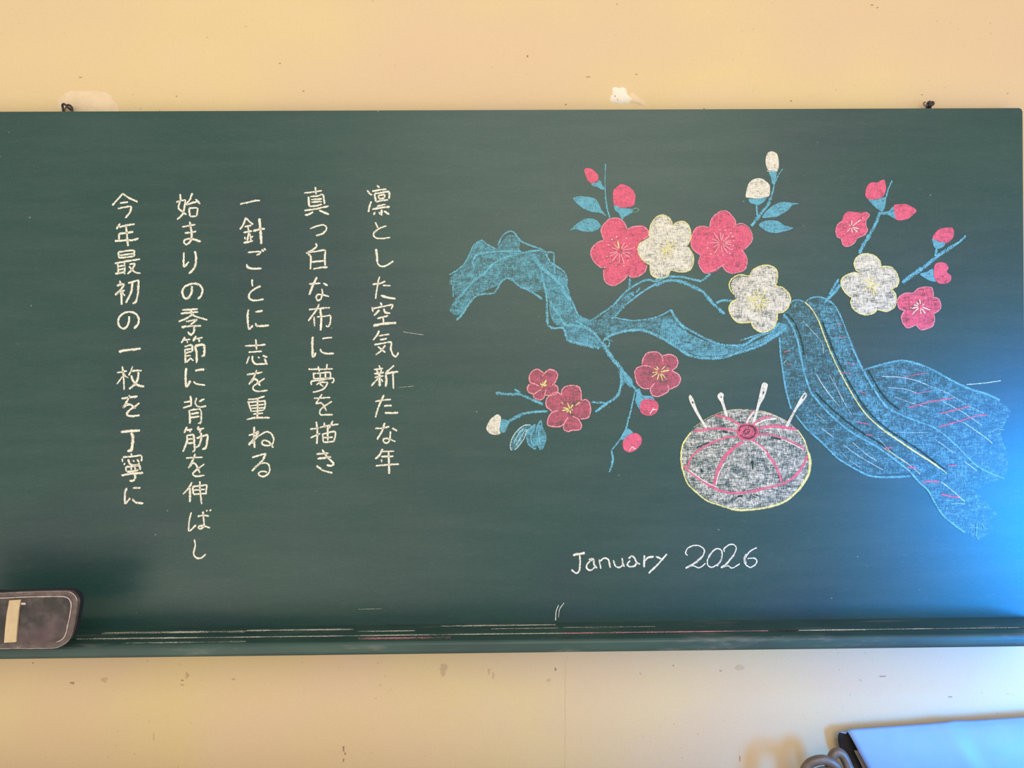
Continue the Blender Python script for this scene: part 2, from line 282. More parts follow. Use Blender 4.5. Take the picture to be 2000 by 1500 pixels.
# stroke data, read from the photograph: @origin and scale of a crop, then strokes in crop pixels
TEXT = '''@200,360,6.25
#120,258 200,170 248,112|248,112 330,170 432,215|212,232 315,215|188,295 345,268 352,290 330,350 278,412
#4.6:215,478 170,548|205,522 300,500 395,486|205,602 300,592 378,580|203,600 205,680|152,692 300,682 380,680 442,658|287,500 300,620 312,756
#192,830 198,860 205,905|192,830 300,812 385,808 388,840 392,878|215,868 300,855 378,846|205,897 300,890 390,876|150,966 300,938 460,914|188,965 192,1030 195,1085|268,950 272,1030 272,1100|200,1002 265,990|200,1042 265,1030|155,1092 230,1080 285,1066|330,978 395,970 360,1040 305,1095|325,1000 380,1060 430,1082 468,1086
#4.4:213,1175 225,1225|175,1237 265,1218 220,1290 155,1352|228,1295 232,1380 235,1470|272,1290 240,1318 275,1362|312,1206 380,1188 440,1178 437,1250 435,1320 410,1430 368,1458|5:365,1200 350,1320 285,1448
@200,600,6.25
#4.4:325,110 325,170 300,235 255,263 210,235 192,180 210,115 275,68 345,58 410,82 445,145 432,210 385,260
#5:200,542 310,522 395,515 470,503
#3.4:178,798 240,790 300,778|245,722 252,800 260,880 265,1010|255,835 220,880 175,942|262,810 285,845 318,860|370,722 345,785 318,835|4.6:360,780 420,772 480,775|440,790 435,865 400,940 325,998|350,830 370,890 420,945 510,970
#4.4:232,1115 330,1102 430,1088|335,1075 300,1150 250,1230|250,1230 300,1192 345,1190 380,1215 410,1235|452,1168 400,1212 345,1245 302,1290 310,1322 370,1330 455,1318
@200,820,6.25
#6:225,148 330,138 460,130|350,160 372,210 365,310 350,370 305,382
#350,410 357,440|240,470 248,515|250,455 360,448 470,435 480,470 475,508|275,525 260,552|4.4:315,480 328,525 365,553 430,550 455,530|372,492 390,510|425,480 448,520|285,575 292,632|285,575 370,568 450,560 460,612|350,575 352,630|400,570 400,622|5:300,635 370,628 440,612|4.8:232,680 350,658 498,648|388,665 402,700 375,742 330,742
#4.4:298,830 275,900 280,1015 340,955|372,832 465,830|368,965 405,1008 500,1020
@320,360,6.25
#198,118 203,185 178,290 225,330 275,372|265,190 250,290 225,370 160,430|152,218 210,202 265,188|348,108 320,180 278,245 340,228 400,215|385,180 445,240|305,292 312,340 320,390|305,292 405,290 408,340 400,388|318,392 400,388
#222,520 310,505 385,492|255,595 330,588 395,575|4.4:315,455 335,560 340,640 320,700 275,735 245,710 255,680 310,665 380,675 450,700
#4.4:245,830 245,1000 305,945|4.8:378,815 395,900 380,1000 345,1055 305,1090
#4.6:345,1240 335,1330 290,1393 245,1380 225,1310 260,1245 350,1212 430,1225 472,1285 455,1360 412,1400
@320,590,6.25
#222,98 320,92 415,84|205,140 310,130 420,120|335,88 340,175|340,155 275,200 180,238|340,150 400,180 532,218|270,235 330,228 400,212 360,250 325,275|4.6:215,305 340,292 455,290|365,285 370,350 335,400 290,362
#255,425 240,460 212,500|245,465 325,455|290,465 285,500|4.4:392,412 375,450 355,478|395,448 475,432|435,445 430,490|252,545 300,532 342,528 350,605|255,575 262,650 262,745|258,580 335,572|258,622 340,605|262,660 330,650|262,742 325,690|315,680 362,715|5:380,535 400,620 400,745|380,535 430,525 488,525 495,600 490,650 455,660
#5:275,805 265,900 275,1030 325,960|382,838 440,825 495,822|3.6:362,968 400,998 505,1015
#320,1145 330,1180 335,1258|245,1222 330,1212|235,1292 290,1275 340,1258|400,1168 382,1225 405,1268 450,1280 518,1268|4.2:430,1215 495,1182|310,1320 318,1400 318,1485|310,1325 440,1308 458,1400 450,1470 415,1482|330,1365 430,1350|330,1410 435,1395
@330,760,6.25
#4.2:220,460 185,535|215,502 285,490|250,500 262,528|365,455 345,492|345,495 430,480|392,495 370,530|4.4:218,565 220,640 170,765|218,568 298,560 308,660 315,740 285,765|230,612 290,605|230,662 295,655|335,600 400,578 470,562 465,640 450,715 405,735|395,530 390,620 370,680 330,715
#3.4:208,842 300,835 410,832|4.2:320,790 285,880 235,965|235,965 290,905 325,915 355,970 375,1025|3.6:432,915 350,975 298,1020 300,1050 340,1065 435,1050
#4.4:282,1135 240,1210 170,1282|255,1195 258,1290 255,1380|3.8:288,1195 295,1240 302,1288|285,1192 380,1180 460,1175 455,1230 452,1285|300,1235 440,1222|300,1285 450,1272|378,1125 380,1240 400,1405
@330,930,6.25
#3.4:275,440 250,530 245,668 330,595|3.8:350,492 420,478 490,488|415,430 425,540 425,610 385,645 358,630 375,605 430,610 500,632|5:455,415 468,428|5:500,408 512,425
#4:312,772 320,850 302,930 310,975 350,1002 400,995 450,950
@440,360,6.25
#3.8:180,242 300,215 370,200 425,198
#252,405 220,490 180,552|255,410 290,450 340,490|235,518 320,502|280,520 285,570|222,588 325,570|290,580 268,690|238,640 245,675|340,632 310,655|305,600 310,690|4.6:222,715 340,690|340,572 420,550 485,542|5.4:415,415 428,540 440,730
#3.6:275,832 350,825 430,822 415,850 380,862|5:445,795 470,822|5:472,780 495,805|262,975 275,1010 330,1030 445,1026
#4:328,1160 325,1200 335,1245|432,1242 360,1275 300,1330 290,1385 330,1415 400,1415 470,1400
@450,590,6.25
#4.4:220,88 210,180 225,328 275,285|305,120 395,105|305,255 325,290 390,290 470,285
#3.6:178,535 310,530 430,518|310,452 320,580|222,612 385,600|230,662 195,755|4.2:270,655 270,710 305,755 380,755 455,752|4.6:335,668 358,685|395,650 450,675|415,690 440,740
#3.8:200,885 300,872 395,855|320,828 290,910 225,1005|4.6:240,985 285,942 325,955 360,1025|3.8:420,930 340,985 285,1025 278,1065 330,1090 455,1078
#4:215,1188 320,1180 418,1148|205,1225 320,1215 430,1205|3.4:218,1230 240,1290 258,1338|420,1210 425,1260 412,1310|245,1265 410,1250|255,1298 412,1290|265,1335 412,1318|332,1170 330,1300 328,1400|275,1368 400,1355|4.2:198,1435 300,1412 480,1412
@450,760,6.25
#4.6:292,458 290,600 295,718|3.6:222,565 300,540 345,510|5:345,512 300,590 222,685|3.8:260,665 310,600 370,555 440,520 500,545 530,610 510,670 460,688 400,680 385,645 420,625 470,645 525,715
#4.2:265,835 350,808 435,785|435,785 390,870 330,930 262,1000|3.6:300,965 355,915 420,900 465,920 482,980 460,1035 400,1068 345,1045 355,1015 400,1002 450,1015
@565,350,6.25
#3.8:180,168 280,158 400,140|318,95 325,185|235,212 242,330|255,212 340,205 410,190 430,305|265,248 400,240|270,280 400,272|240,330 330,325 400,305|185,382 330,362 480,328|4.4:290,398 240,430 190,438|365,380 485,430
#3.4:252,605 330,575 415,558 455,590 440,640|4.6:448,625 400,668 325,688
#320,782 335,815 290,860 205,905|4:215,895 330,880 440,862|225,905 262,950 258,1100|440,862 435,960 438,1055|275,1010 430,995|290,1095 380,1080 470,1072
#240,1280 380,1270|4.6:340,1195 290,1290 245,1412|415,1270 468,1300|3.8:398,1335 405,1400 385,1460 350,1480 328,1440 350,1408 410,1412 485,1432
@570,540,6.25
#3.8:208,405 330,392 465,380|330,338 300,410 200,542|4.2:270,490 278,608|3.6:305,495 400,485 470,478 468,560 445,612 415,600|4.6:348,400 360,520 352,660
#5:255,735 250,850 258,975 295,930|4:372,760 440,748 492,745|345,885 370,925 430,942 515,940
#3.6:202,1132 350,1132 500,1128|322,1095 335,1165|430,1068 425,1130|262,1175 270,1255|265,1185 360,1178 465,1172 470,1240|345,1185 345,1250|410,1180 410,1245|270,1248 460,1240|240,1325 240,1280 350,1265 500,1240 512,1275 485,1300|345,1285 300,1325|330,1295 390,1290 435,1300 400,1360 340,1395 255,1412|330,1300 385,1345
@570,750,6.25
#3.6:270,175 370,170 470,165|370,125 330,180 292,245|300,240 350,230 385,255 422,330|490,212 400,270 345,320 350,375 420,375 500,375
#3.6:222,552 330,538|4.4:298,460 312,580 305,730|3.8:228,658 350,600|340,530 460,505 570,490|393,470 405,535|500,450 455,540|375,605 380,660 388,715|375,612 525,582 515,700|388,655 500,650|385,712 525,700|4.2:438,520 440,690
#4.2:298,855 450,845|4.8:312,912 480,890|4.2:370,800 430,890 510,970 480,998 425,990|300,998 380,1055 495,1085
@690,350,6.25
#4.4:170,135 200,175 232,195|220,270 200,330 185,400|4:288,75 320,105|230,148 320,130 405,122|258,178 265,220 280,280|258,178 340,165 435,155 435,240|305,200 312,238|305,200 380,190 378,228|315,240 378,232|280,275 350,262 425,252|290,328 395,308|4.4:230,368 330,350 445,335|265,400 248,438|4.6:348,370 345,420 345,445|310,405 335,430|5:375,390 440,432
#3.4:270,525 300,595|405,570 320,600 260,645 250,690 290,722 370,722 450,710
#4.8:278,850 290,940 292,1015|3.4:290,1015 320,1055 370,1065 420,1045 490,1000
#3.8:235,1282 330,1272 390,1245|322,1190 300,1270 272,1460|362,1295 455,1300|4.4:335,1418 400,1440 515,1460
@690,570,6.25
#3.8:332,128 350,170|230,185 242,245|240,205 360,180 480,158 460,210|4.4:320,222 250,290|375,205 380,240 410,258 452,262|4:292,325 425,292|365,320 370,380|5.4:245,415 360,390 525,380
#4:315,472 290,530 240,590|3.6:310,538 440,518|4.2:325,585 412,570|3.8:255,645 350,630 460,615 458,690 480,760 520,792 550,738|390,650 340,720 272,768|300,668 392,740
#4.2:315,895 325,930|252,950 362,935|285,955 300,985|345,945 335,980|255,1000 375,985|260,1045 370,1025|5:318,985 322,1155|4:300,1060 218,1150|340,1060 360,1100|498,898 440,950 390,990|5:388,1000 470,985 550,975|5:395,1010 405,1080 395,1160|3.4:485,990 490,1185
@690,740,6.25
#3.6:268,275 360,260 460,250|3.8:375,195 330,290 292,390 272,472|4.6:375,330 425,325 470,328|5:385,415 460,415 550,415
#3.8:268,605 350,602 440,582|4.4:385,535 350,640 290,740|475,602 535,635|3.6:455,640 450,700 440,760 400,785 365,760 375,730 420,728 515,765
#4.6:358,855 320,930 268,978|3.4:345,888 500,882|4.2:340,948 490,945|345,980 345,1020|3.8:275,1062 420,1048 560,1040|4.4:430,885 435,1010 438,1160
@1100,1050,5
#4.6:95,172 150,160 212,150|3.8:160,160 165,250 155,325 125,348 80,312
#3.6:250,215 295,210 300,260 330,300|285,215 240,250 228,295 265,320 310,290
#3.4:350,212 368,305|360,230 400,200 440,215 460,295
#3.6:490,220 505,270 540,292 580,265 575,200|578,220 580,250 600,285
#3.8:640,205 670,180 700,205 715,240 750,260|655,225 625,260 650,285 700,275 720,240
#4.2:792,172 790,290|800,225 830,195 885,185
#3.8:905,185 965,210|1012,160 930,255 835,348
#2.6:1215,175 1195,150 1215,105 1270,78 1330,80 1378,120 1360,185 1290,250|4.2:1360,185 1290,245 1195,300|2.6:1220,285 1270,275 1320,295 1350,285 1390,250
#3:1420,200 1455,140 1500,108 1545,125 1550,190 1520,250 1450,290 1412,265 1410,215 1440,150|3.6:1500,280 1540,220 1552,170
#2.6:1575,140 1570,110 1620,70 1665,68 1690,100 1670,160 1620,220|4.2:1670,165 1600,250 1540,295|2.6:1560,290 1610,275 1650,298 1725,255
#2.8:1890,98 1830,130 1785,185 1770,240 1800,280 1835,290 1880,260 1890,220 1860,200 1800,205|4:1790,160 1770,200 1785,255
'''
ART = '''@860,430,6.6667
=chalk_branch|broad blue chalk trunk of the plum branch
F .5 B 140,740 240,650 330,570 390,440 480,290 550,270 620,330 720,380 780,310 860,210 920,190 1040,240 1045,400 1330,400 1380,440 1450,580 1600,700 1660,860 1600,1000 1400,960 1330,930 1180,930 1100,890 1040,860 930,780 860,760 770,830 700,870 560,930 430,990 370,1090 290,1210 200,1240 120,1170 190,1020 170,860 120,830
F:shading .35 B 1250,600 1420,690 1560,830 1640,900 1720,1060 1790,1220 1700,1180 1560,1200 1430,1050 1370,900 1330,790
S 3.4 B 120,710 235,640 320,560 380,440 430,340 490,280 550,265 600,310 720,375
S 4 B 750,330 790,240 850,170 910,145 960,160 1010,230 1060,280 1200,340 1300,370 1380,415 1470,425 1480,540 1495,790
S 4.4 B 430,640 430,520 480,450 600,420 800,405 1050,405
S 4.6 B 200,1040 280,970 370,860 440,790 560,710 640,620 700,560 830,490 1000,440 1150,410 1330,385
S 4.8 B 200,1310 290,1220 370,1090 450,1000 520,965 690,950 740,890 780,820 860,755 930,775 1040,870 1100,890 1200,940 1330,1030
S 4.4 B 1380,430 1400,500 1460,570 1560,630 1620,690 1650,780 1640,850 1680,960
S 3 B 1285,530 1320,690 1335,790
S 3.4 B 165,840 170,1000
S .8 L 410,890 440,1000
S 2.5 B 410,735 440,770 600,690
S 9 B 1210,440 1300,600 1480,750 1560,850 1620,950 1700,1050
S 5 B 1560,720 1540,800 1620,900
@1040,530,6.6667
=chalk_branch|blue chalk middle of the plum branch
F .55 B 60,60 330,60 430,200 530,400 600,580 740,640 750,760 900,900 880,1000 690,960 480,910 430,780 400,720 300,690 240,590 220,400 160,200
F:shading .42 B 740,650 1000,620 1450,640 1700,590 1830,590 2000,750 2000,1000 1850,930 1600,820 1400,770 1200,790 980,850 740,760
F:shading .4 B 900,600 1080,440 1200,310 1330,250 1300,330 1150,480 1060,600
F:shading .4 B 560,640 690,650 700,900 560,880 480,760
S 3.4 B 520,400 600,570 740,635 780,630
S 5.4 B 140,120 185,350 200,690 280,740 400,740 450,880 500,915
S 8 B 480,910 650,945 870,1000
S 7 B 230,400 330,550 420,690 540,700 690,740
S 1.6 B 220,420 240,570 320,660
S 6 B 560,640 800,800 890,920
S 4.6 B 780,630 900,550 1050,440 1200,280 1350,170 1500,110 1620,130 1750,70 2000,75
S 4.6 B 1030,620 1080,580 1200,450 1400,290 1600,170 1800,115 1950,135 2000,160
S 5 B 1270,90 1255,240
S 6.4 B 930,890 1050,820 1250,770 1450,770 1650,850 1850,970 2000,1060
S 3.6 B 1060,600 1300,640 1550,615 1700,560 1800,500 
S 5 B 1805,495 1860,610 1980,750
S 3.4 B 930,890 920,940 990,980 1000,900 960,880
S 1.2 B 1010,880 1050,920
S 4.2 B 1280,280 1320,320
S 5 B 1400,210 1350,280
@1280,510,6.6667
=chalk_branch|blue chalk end of the plum branch
F .6 B 100,760 220,760 300,850 420,930 600,1020 800,1085 1000,1120 1200,1090 1400,1000 1500,930 1620,810 1730,850 1600,980 1400,1060 1200,1130 1000,1200 800,1240 560,1230 400,1170 200,1060 60,980
S 5.4 B 205,630 250,720 340,830 450,900 560,960 700,1030 850,1085 1000,1100 1150,1090 1300,1000 1400,950 1500,920 1620,800
S 6.4 B 300,1140 420,1215 560,1255 750,1265 900,1250 1050,1200 1250,1140 1400,1080 1550,980 1700,870
S 3.6 B 1100,1035 1300,970 1450,920
S 5 B 0,240 150,205 320,205 450,230 540,250 610,250 720,160
S 7.4 B 0,325 130,260 280,255 400,290 520,350 620,400 720,520 800,600 900,690
S 6 B 790,545 870,515 1000,515
@1140,640,8.3333
=chalk_twig|blue chalk twig hanging below the branch
S .9 B 560,700 600,850
F:shading .6 B 600,690 690,740 800,870 770,980 680,900 620,950
S 10 B 290,230 380,370 480,520
S 9 B 440,470 590,650 680,780 
S 6 B 640,720 720,830 800,950 860,1010 930,1100
S 6 B 600,700 615,850 590,1000 540,1120 380,1230 190,1370
S 4.6 B 120,1210 350,1225
S 3.4 B 840,1020 800,1200 740,1480
S 2.6 B 770,830 790,940 850,1000
@1140,760,8.3333
=chalk_twig|thin blue chalk twig bearing the lowest bud
S 3.8 B 735,440 690,640 620,780 450,1000
S 5 B 450,1000 475,1130 460,1230 415,1350
@1140,640,8.3333
=chalk_bud|round pink chalk bud below the five-petal blossom
F .75 R 940,1200 1010,1170 1140,1180 1205,1240 1200,1340 1150,1400 1050,1425 950,1390 920,1320
S:outline 2 R 940,1200 1010,1170 1140,1180 1205,1240 1200,1340 1150,1400 1050,1425 950,1390 920,1320 940,1200
S:fold_line 2 W 1075,1405 1120,1340 1130,1305
S:fold_line 2 W 1120,1335 1190,1330
F:calyx .8 B 870,1010 910,990 960,1100 1100,1110 1150,1180 1000,1165 940,1230 910,1330 840,1200 850,1130
@1140,760,8.3333
=chalk_bud|pink chalk bud at the lowest twig
F .9 R 640,850 700,770 830,710 930,770 940,880 860,980 750,1030 660,990 635,900
S:fold_line 1.6 W 735,1020 790,930
S:fold_line 1.6 W 790,930 820,965 855,975
F:calyx .8 B 690,640 800,700 730,750 640,830 600,800
@1140,640,8.3333
=chalk_blossom|dull pink chalk blossom with five petals under the branch
F .72 M 950,600 970,500 1040,410 1190,395 1270,460 1400,435 1500,480 1535,570 1500,650 1440,690 1540,760 1575,840 1530,940 1380,1010 1360,1050 1210,1120 1120,1100 1085,1000 980,990 880,920 835,780 840,690 900,640
S 2.6 P 950,600 970,500 1040,410 1190,395 1270,460 1290,550
S 2.6 P 1270,460 1400,435 1500,480 1535,570 1500,650 1440,690
S 2.6 P 1430,700 1540,760 1575,840 1530,940 1380,1010
S 2.6 P 1370,930 1380,1010 1360,1050 1210,1120 1120,1100 1085,1000 1160,900
S 2.6 P 1085,990 980,990 880,920 835,780 840,690 900,640 1000,615 1100,640
T 2 Y 1240,710 40 1145,660 1180,625 1325,628 1110,735 1195,850 1285,865 1330,820 1105,805
S:stamen 3.2 Y 1255,720 1395,690
D 2.6 W 1130,642 1365,660 1345,832
@1130,400,10
=chalk_blossom|bright pink chalk blossom at the upper left of the row
F .82 R 500,700 440,520 480,400 600,280 760,260 880,330 950,480 1100,420 1250,400 1350,480 1365,600 1260,680 1170,760 1150,920 1230,1080 1340,1180 1300,1300 1180,1390 1050,1420 960,1370 880,1470 700,1577 560,1540 495,1430 490,1270 550,1210 440,1225 300,1110 235,950 280,820 400,720
S 2.2 P 500,700 440,520 480,400 600,280 760,260 880,330 950,480
S 2.2 P 950,480 1100,420 1250,430 1350,490 1365,600 1260,680
S 2.2 P 1330,1180 1300,1300 1180,1390 1050,1420 980,1380
S 2.2 P 960,1370 880,1470 700,1577 560,1540 495,1430 490,1270
S 2.2 P 550,1210 440,1225 300,1110 235,950 280,820 400,720 500,700
T 2 P 810,900 50 680,750 640,830 900,730 960,790 1060,850 1010,950 610,945 655,1100 790,1140 895,1160 600,1010 1000,1030
S:stamen 3 Y 790,850 765,700
D 4 W 652,678 932,650 740,625
D 3 W 990,752 1085,830 1043,978 965,1090 885,1190 732,1180 622,1110 555,1010 587,775
@1300,390,10
=chalk_blossom|bright pink chalk blossom at the right end of the row
F .84 R 660,1080 530,970 495,840 520,680 560,580 700,515 850,550 880,420 950,310 1080,235 1200,235 1300,320 1365,420 1360,500 1490,490 1600,540 1680,680 1670,820 1540,960 1520,990 1580,1120 1590,1250 1530,1380 1300,1440 1180,1390 1110,1300 1000,1390 850,1430 760,1430 670,1320 645,1200 690,1090
S 2 P 690,1090 530,970 495,840 520,680 600,550 720,515 850,545
S 2 P 860,540 880,420 950,310 1080,225 1200,225 1300,320 1365,420 1360,490
S 2 P 1310,540 1380,490 1490,465 1620,540 1690,680 1680,820 1540,970
S 2 P 1495,980 1580,1120 1590,1250 1530,1380 1300,1440 1180,1390 1110,1300
S 2 P 1165,1250 1000,1350 870,1400
S 2 P 690,1090 645,1200 670,1320 760,1430 850,1435
T 2 P 1085,845 45 940,640 1070,640 1130,660 1250,700 1300,790 1290,880 1280,980 1220,1050 1100,1030 950,1050 930,930 900,760 1290,830 870,840
D 3 W 1060,590 1165,595 1335,795 1325,900 1120,1080 1020,1095 825,830 1255,1050
D 4 W 1270,650 1310,720 1300,970 820,945
D 5 Y 885,1060
@1130,400,10
=chalk_blossom|white chalk blossom between two bright pink ones
F .74 W 1380,620 1300,690 1190,760 1155,860 1175,960 1250,1080 1350,1150 1400,1160 1390,1250 1420,1360 1500,1420 1620,1430 1740,1390 1790,1290 1900,1300 2050,1315 2180,1270 2240,1150 2245,1000 2180,880 2120,810 2190,660 2190,520 2140,380 2030,320 1900,350 1840,410 1820,330 1770,250 1650,195 1530,230 1450,320 1400,420 1380,560
S 2 Y 1380,620 1380,560 1400,420 1450,320 1530,230 1650,195 1770,250 1820,330 1840,410
S 2 Y 1840,410 1900,350 2030,320 2140,380 2190,520 2190,660 2130,790
S 2 Y 2130,820 2180,880 2245,1000 2240,1150 2180,1270 2050,1315 1900,1300 1800,1270
S 2 Y 1400,1160 1390,1250 1420,1360 1500,1420 1620,1430 1740,1390 1790,1290
S 2 Y 1360,650 1290,700 1190,760 1155,860 1175,960 1250,1080 1350,1150 1400,1165
T 1.8 Y 1745,870 20 1740,660 1600,790 1560,890 1880,720 1900,830 1660,1060 1830,1050 1620,960
@1400,500,10
=chalk_blossom|large white chalk blossom at the end of the branch
F .66 W 340,740 290,650 280,540 330,450 440,400 630,410 700,290 830,200 1000,180 1130,230 1180,330 1150,560 1290,620 1400,730 1440,850 1400,990 1300,1090 1180,1110 1175,1250 1120,1380 990,1470 850,1480 720,1400 670,1280 560,1300 400,1290 280,1160 245,1020 290,900 370,860
S 3 Y 340,750 260,650 245,540 300,440 440,370 640,395
S 2.6 Y 640,390 700,280 830,200 1000,180 1130,230 1185,330 1170,520 1150,560
S 3 Y 1130,580 1290,620 1400,730 1440,850 1400,990 1300,1090 1180,1110
S 2.6 Y 1180,1110 1175,1250 1120,1380 990,1470 850,1480 720,1400 670,1280
S 3.2 Y 700,1290 560,1300 400,1290 280,1160 240,1020 290,900 370,860
T 2 Y 830,900 50 790,650 960,650 1000,820 1050,890 1000,1000 920,1040 850,1100 770,1080 640,1050 590,870 620,790 710,700 600,830
D 5 Y 582,768
@1420,285,10
=chalk_bud|upright oval white chalk bud
F .85 W 760,220 800,130 880,105 970,150 1005,260 1010,400 975,500 900,480 800,470 755,340
F:calyx .9 B 820,490 960,490 965,560 940,740 880,740 860,620 825,550
S:fold_line 1.2 W 775,485 850,500 960,480
=chalk_twig|blue chalk twig with two white buds
S 2.6 B 1085,445 1000,570 950,700
S:stem 4 B 920,740 900,860 860,1000 
S:stem 6 B 860,1000 800,1150 680,1300
S:stem 7.5 B 680,1300 600,1400 470,1570
S:stem 4.4 B 575,1150 590,1370
=chalk_bud|round white chalk bud on a short stem
F .82 W 365,1000 380,870 420,740 500,660 600,630 690,640 760,690 830,760 840,860 820,980 700,1010 560,1030 440,1010
F:calyx .92 B 420,1030 560,1038 770,1000 720,1090 610,1160 540,1140 450,1110
=chalk_leaf|pointed blue chalk leaf, upper right one
F .85 B 690,1400 780,1270 900,1170 1050,1110 1200,1110 1400,1130 1270,1160 1200,1250 1050,1340 950,1390 800,1400
S 2 B 690,1400 780,1270 900,1170 1050,1110 1200,1110 1400,1130
=chalk_leaf|rounded blue chalk leaf, lower right one
F .82 B 620,1545 720,1480 870,1460 1000,1480 1120,1560 1290,1605 1150,1660 950,1700 780,1670
S 2 B 620,1545 720,1480 870,1460 1000,1480 1120,1560 1290,1605
@1100,300,10
=chalk_twig|thin upright blue chalk twig at the upper left
S 2.6 B 825,190 815,600 830,900
S:stem 4 B 830,880 860,1080 910,1260
=chalk_bud|small pink chalk bud at the top left
F .92 R 410,340 430,290 530,290 620,350 685,430 680,510 620,570 530,570 470,510 440,420
F:calyx .88 B 540,580 640,575 700,515 740,540 760,610 815,690 760,710 660,650 590,640
=chalk_bud|large round pink chalk bud above the pink blossom
F .9 R 985,710 1060,640 1140,595 1270,640 1350,700 1405,800 1405,900 1370,1020 1250,1050 1120,1050 1000,1000 970,850
F:calyx .86 B 990,1010 1130,1060 1350,1080 1360,1140 1270,1200 1190,1240 1160,1300 1120,1240 1080,1160 1010,1100
S:outline 1.4 G 1360,1090 1420,1065 1475,1095 1440,1135 1370,1150
=chalk_leaf|blue chalk leaf pointing left, upper one
F .84 B 190,875 300,845 480,850 620,890 690,980 740,1100 840,1220 700,1150 560,1130 400,1070 270,970
S 1.8 B 190,875 300,845 480,850 620,890 690,980 740,1100 840,1220
S 1.8 B 220,890 270,970 400,1070 560,1130 700,1150
=chalk_leaf|blue chalk leaf pointing left, lower one
F .8 B 130,1500 200,1440 320,1340 420,1290 550,1275 660,1320 720,1380 740,1420 660,1490 560,1525 400,1520 240,1475
S 1.8 B 130,1500 320,1340 420,1290 550,1275 660,1320 740,1420
@1600,330,6.6667
=chalk_blossom|small pink chalk blossom seen from the side at the upper right
F .82 R 300,670 320,600 380,555 500,565 600,560 655,600 610,670 610,740 630,800 590,860 500,900 460,960 400,1000 340,1010 300,970 285,910 230,880 215,800 240,720
S 1.8 P 600,560 655,600 610,670 610,740 630,800 590,860 500,900 460,960 400,1000 340,1010 300,970 285,910 230,880 215,800 240,720 300,680
T 1.6 W 420,755 18 425,670 540,660 500,820 430,830 360,820 520,778 385,725
D 2.6 W 365,690 440,635 565,640 340,750 480,820
=chalk_twig|blue chalk twig slanting up at the upper right
S 3.4 B 950,150 900,260 850,430 800,560
S:stem 7 B 790,560 740,700 660,850
S:stem 8.4 B 660,850 580,980 520,1100
=chalk_bud|round pink chalk bud at the top of the right twig
F .88 R 600,340 620,230 680,175 750,175 840,135 860,180 870,270 830,360 740,395 640,395
F:calyx .8 B 640,400 740,400 860,370 860,480 820,560 780,540 700,470
=chalk_bud|pointed pink chalk bud turned to the right
F .88 R 975,470 1060,460 1140,460 1265,535 1220,600 1150,650 1050,670 990,650 975,560
F:calyx .8 B 800,560 900,550 960,490 975,550 990,650 900,600 800,590
=chalk_twig|blue chalk twig at the far right
S 5 B 1910,870 1830,945 1750,1000
S:stem 8 B 1770,985 1550,1130 1350,1290
S:stem 9 B 1350,1290 1200,1390 1080,1480
S:stem 6 B 1530,1030 1510,1150
=chalk_bud|pink chalk bud above the far right twig
F .84 R 1475,900 1530,810 1600,770 1730,765 1755,820 1740,900 1660,965 1550,940
F:calyx .88 B 1470,910 1560,950 1640,960 1620,1010 1550,1040 1500,1020
=chalk_bud|heart-shaped pink chalk bud below the far right twig
F .92 R 1490,1330 1510,1240 1570,1215 1650,1230 1685,1290 1660,1340 1715,1390 1715,1450 1660,1490 1560,1490 1500,1420
F:calyx .9 B 1480,1300 1490,1400 1520,1465 1430,1450 1310,1370 1400,1340
@1620,470,8.3333
=chalk_blossom|white chalk blossom at the right of the branch
F .68 W 400,380 430,290 500,230 620,210 740,250 820,330 840,440 900,415 1020,440 1100,540 1130,650 1100,740 1010,790 1070,860 1090,970 1060,1080 940,1150 780,1130 720,1180 600,1210 480,1180 380,1100 345,1000 370,930 260,850 190,720 200,620 280,560 400,515 490,530 430,470
S 2.4 Y 490,520 430,470 400,380 430,290 500,230 620,210 740,250 820,330 840,440
S 2.4 Y 850,430 900,415 1020,440 1100,540 1130,650 1100,740 1010,790
S 2.4 Y 1010,790 1070,860 1090,970 1060,1080 940,1150 780,1125
S 2.4 Y 770,1130 720,1180 600,1210 480,1180 380,1100 345,1000 370,930
S 2.4 Y 370,930 260,850 190,720 200,620 280,560 400,515 500,545
T 1.8 Y 690,720 20 610,580 690,570 780,670 840,740 770,860 730,910 640,820 560,790 540,620
D 3.6 W 620,500
=chalk_blossom|pink chalk blossom at the far right
F .76 R 1370,850 1430,790 1530,755 1660,765 1690,850 1690,920 1780,950 1815,1060 1790,1130 1700,1190 1710,1290 1680,1390 1570,1440 1490,1450 1430,1400 1410,1370 1270,1420 1190,1330 1170,1230 1220,1150 1140,1110 1105,1010 1130,920 1220,860 1310,850
S 2 P 1370,850 1430,790 1530,755 1660,765 1690,850 1690,920
S 2 P 1690,920 1780,950 1815,1060 1790,1130 1700,1190
S 2 P 1700,1190 1710,1290 1680,1390 1570,1440 1490,1450 1430,1400 1410,1370
S 2.4 P 1410,1370 1270,1420 1190,1330 1170,1230 1220,1150
S 2 P 1240,1140 1140,1110 1105,1010 1130,920 1220,860 1310,850 1370,860
T 2 W 1480,1070 35 1470,950 1550,1030 1640,1130 1560,1190 1490,1200 1360,1180 1340,1105 1370,1045 1410,1000
D 3 W 1330,1000 1400,925 1360,1190 1560,930
D 4 Y 1325,1095
=chalk_twig|short forked blue chalk twig beside the white blossom
S 6 B 150,620 80,740 0,880
S:stem 7 B 180,710 90,830 -20,950
S:stem 7 B -10,900 -80,1020
@940,700,8.3333
=chalk_twig|blue chalk twig at the lower left of the branch
S 6.4 B 235,560 430,580 620,580 
S:stem 6 B 600,570 800,660 1010,750
S:stem 5 B 540,500 640,560
=chalk_twig|blue chalk twig with a white bud at its end
S 7.5 B 440,1030 560,960 640,930
S:stem 5.5 B 600,930 680,900 850,870 1080,860
=chalk_bud|white chalk bud at the lower left
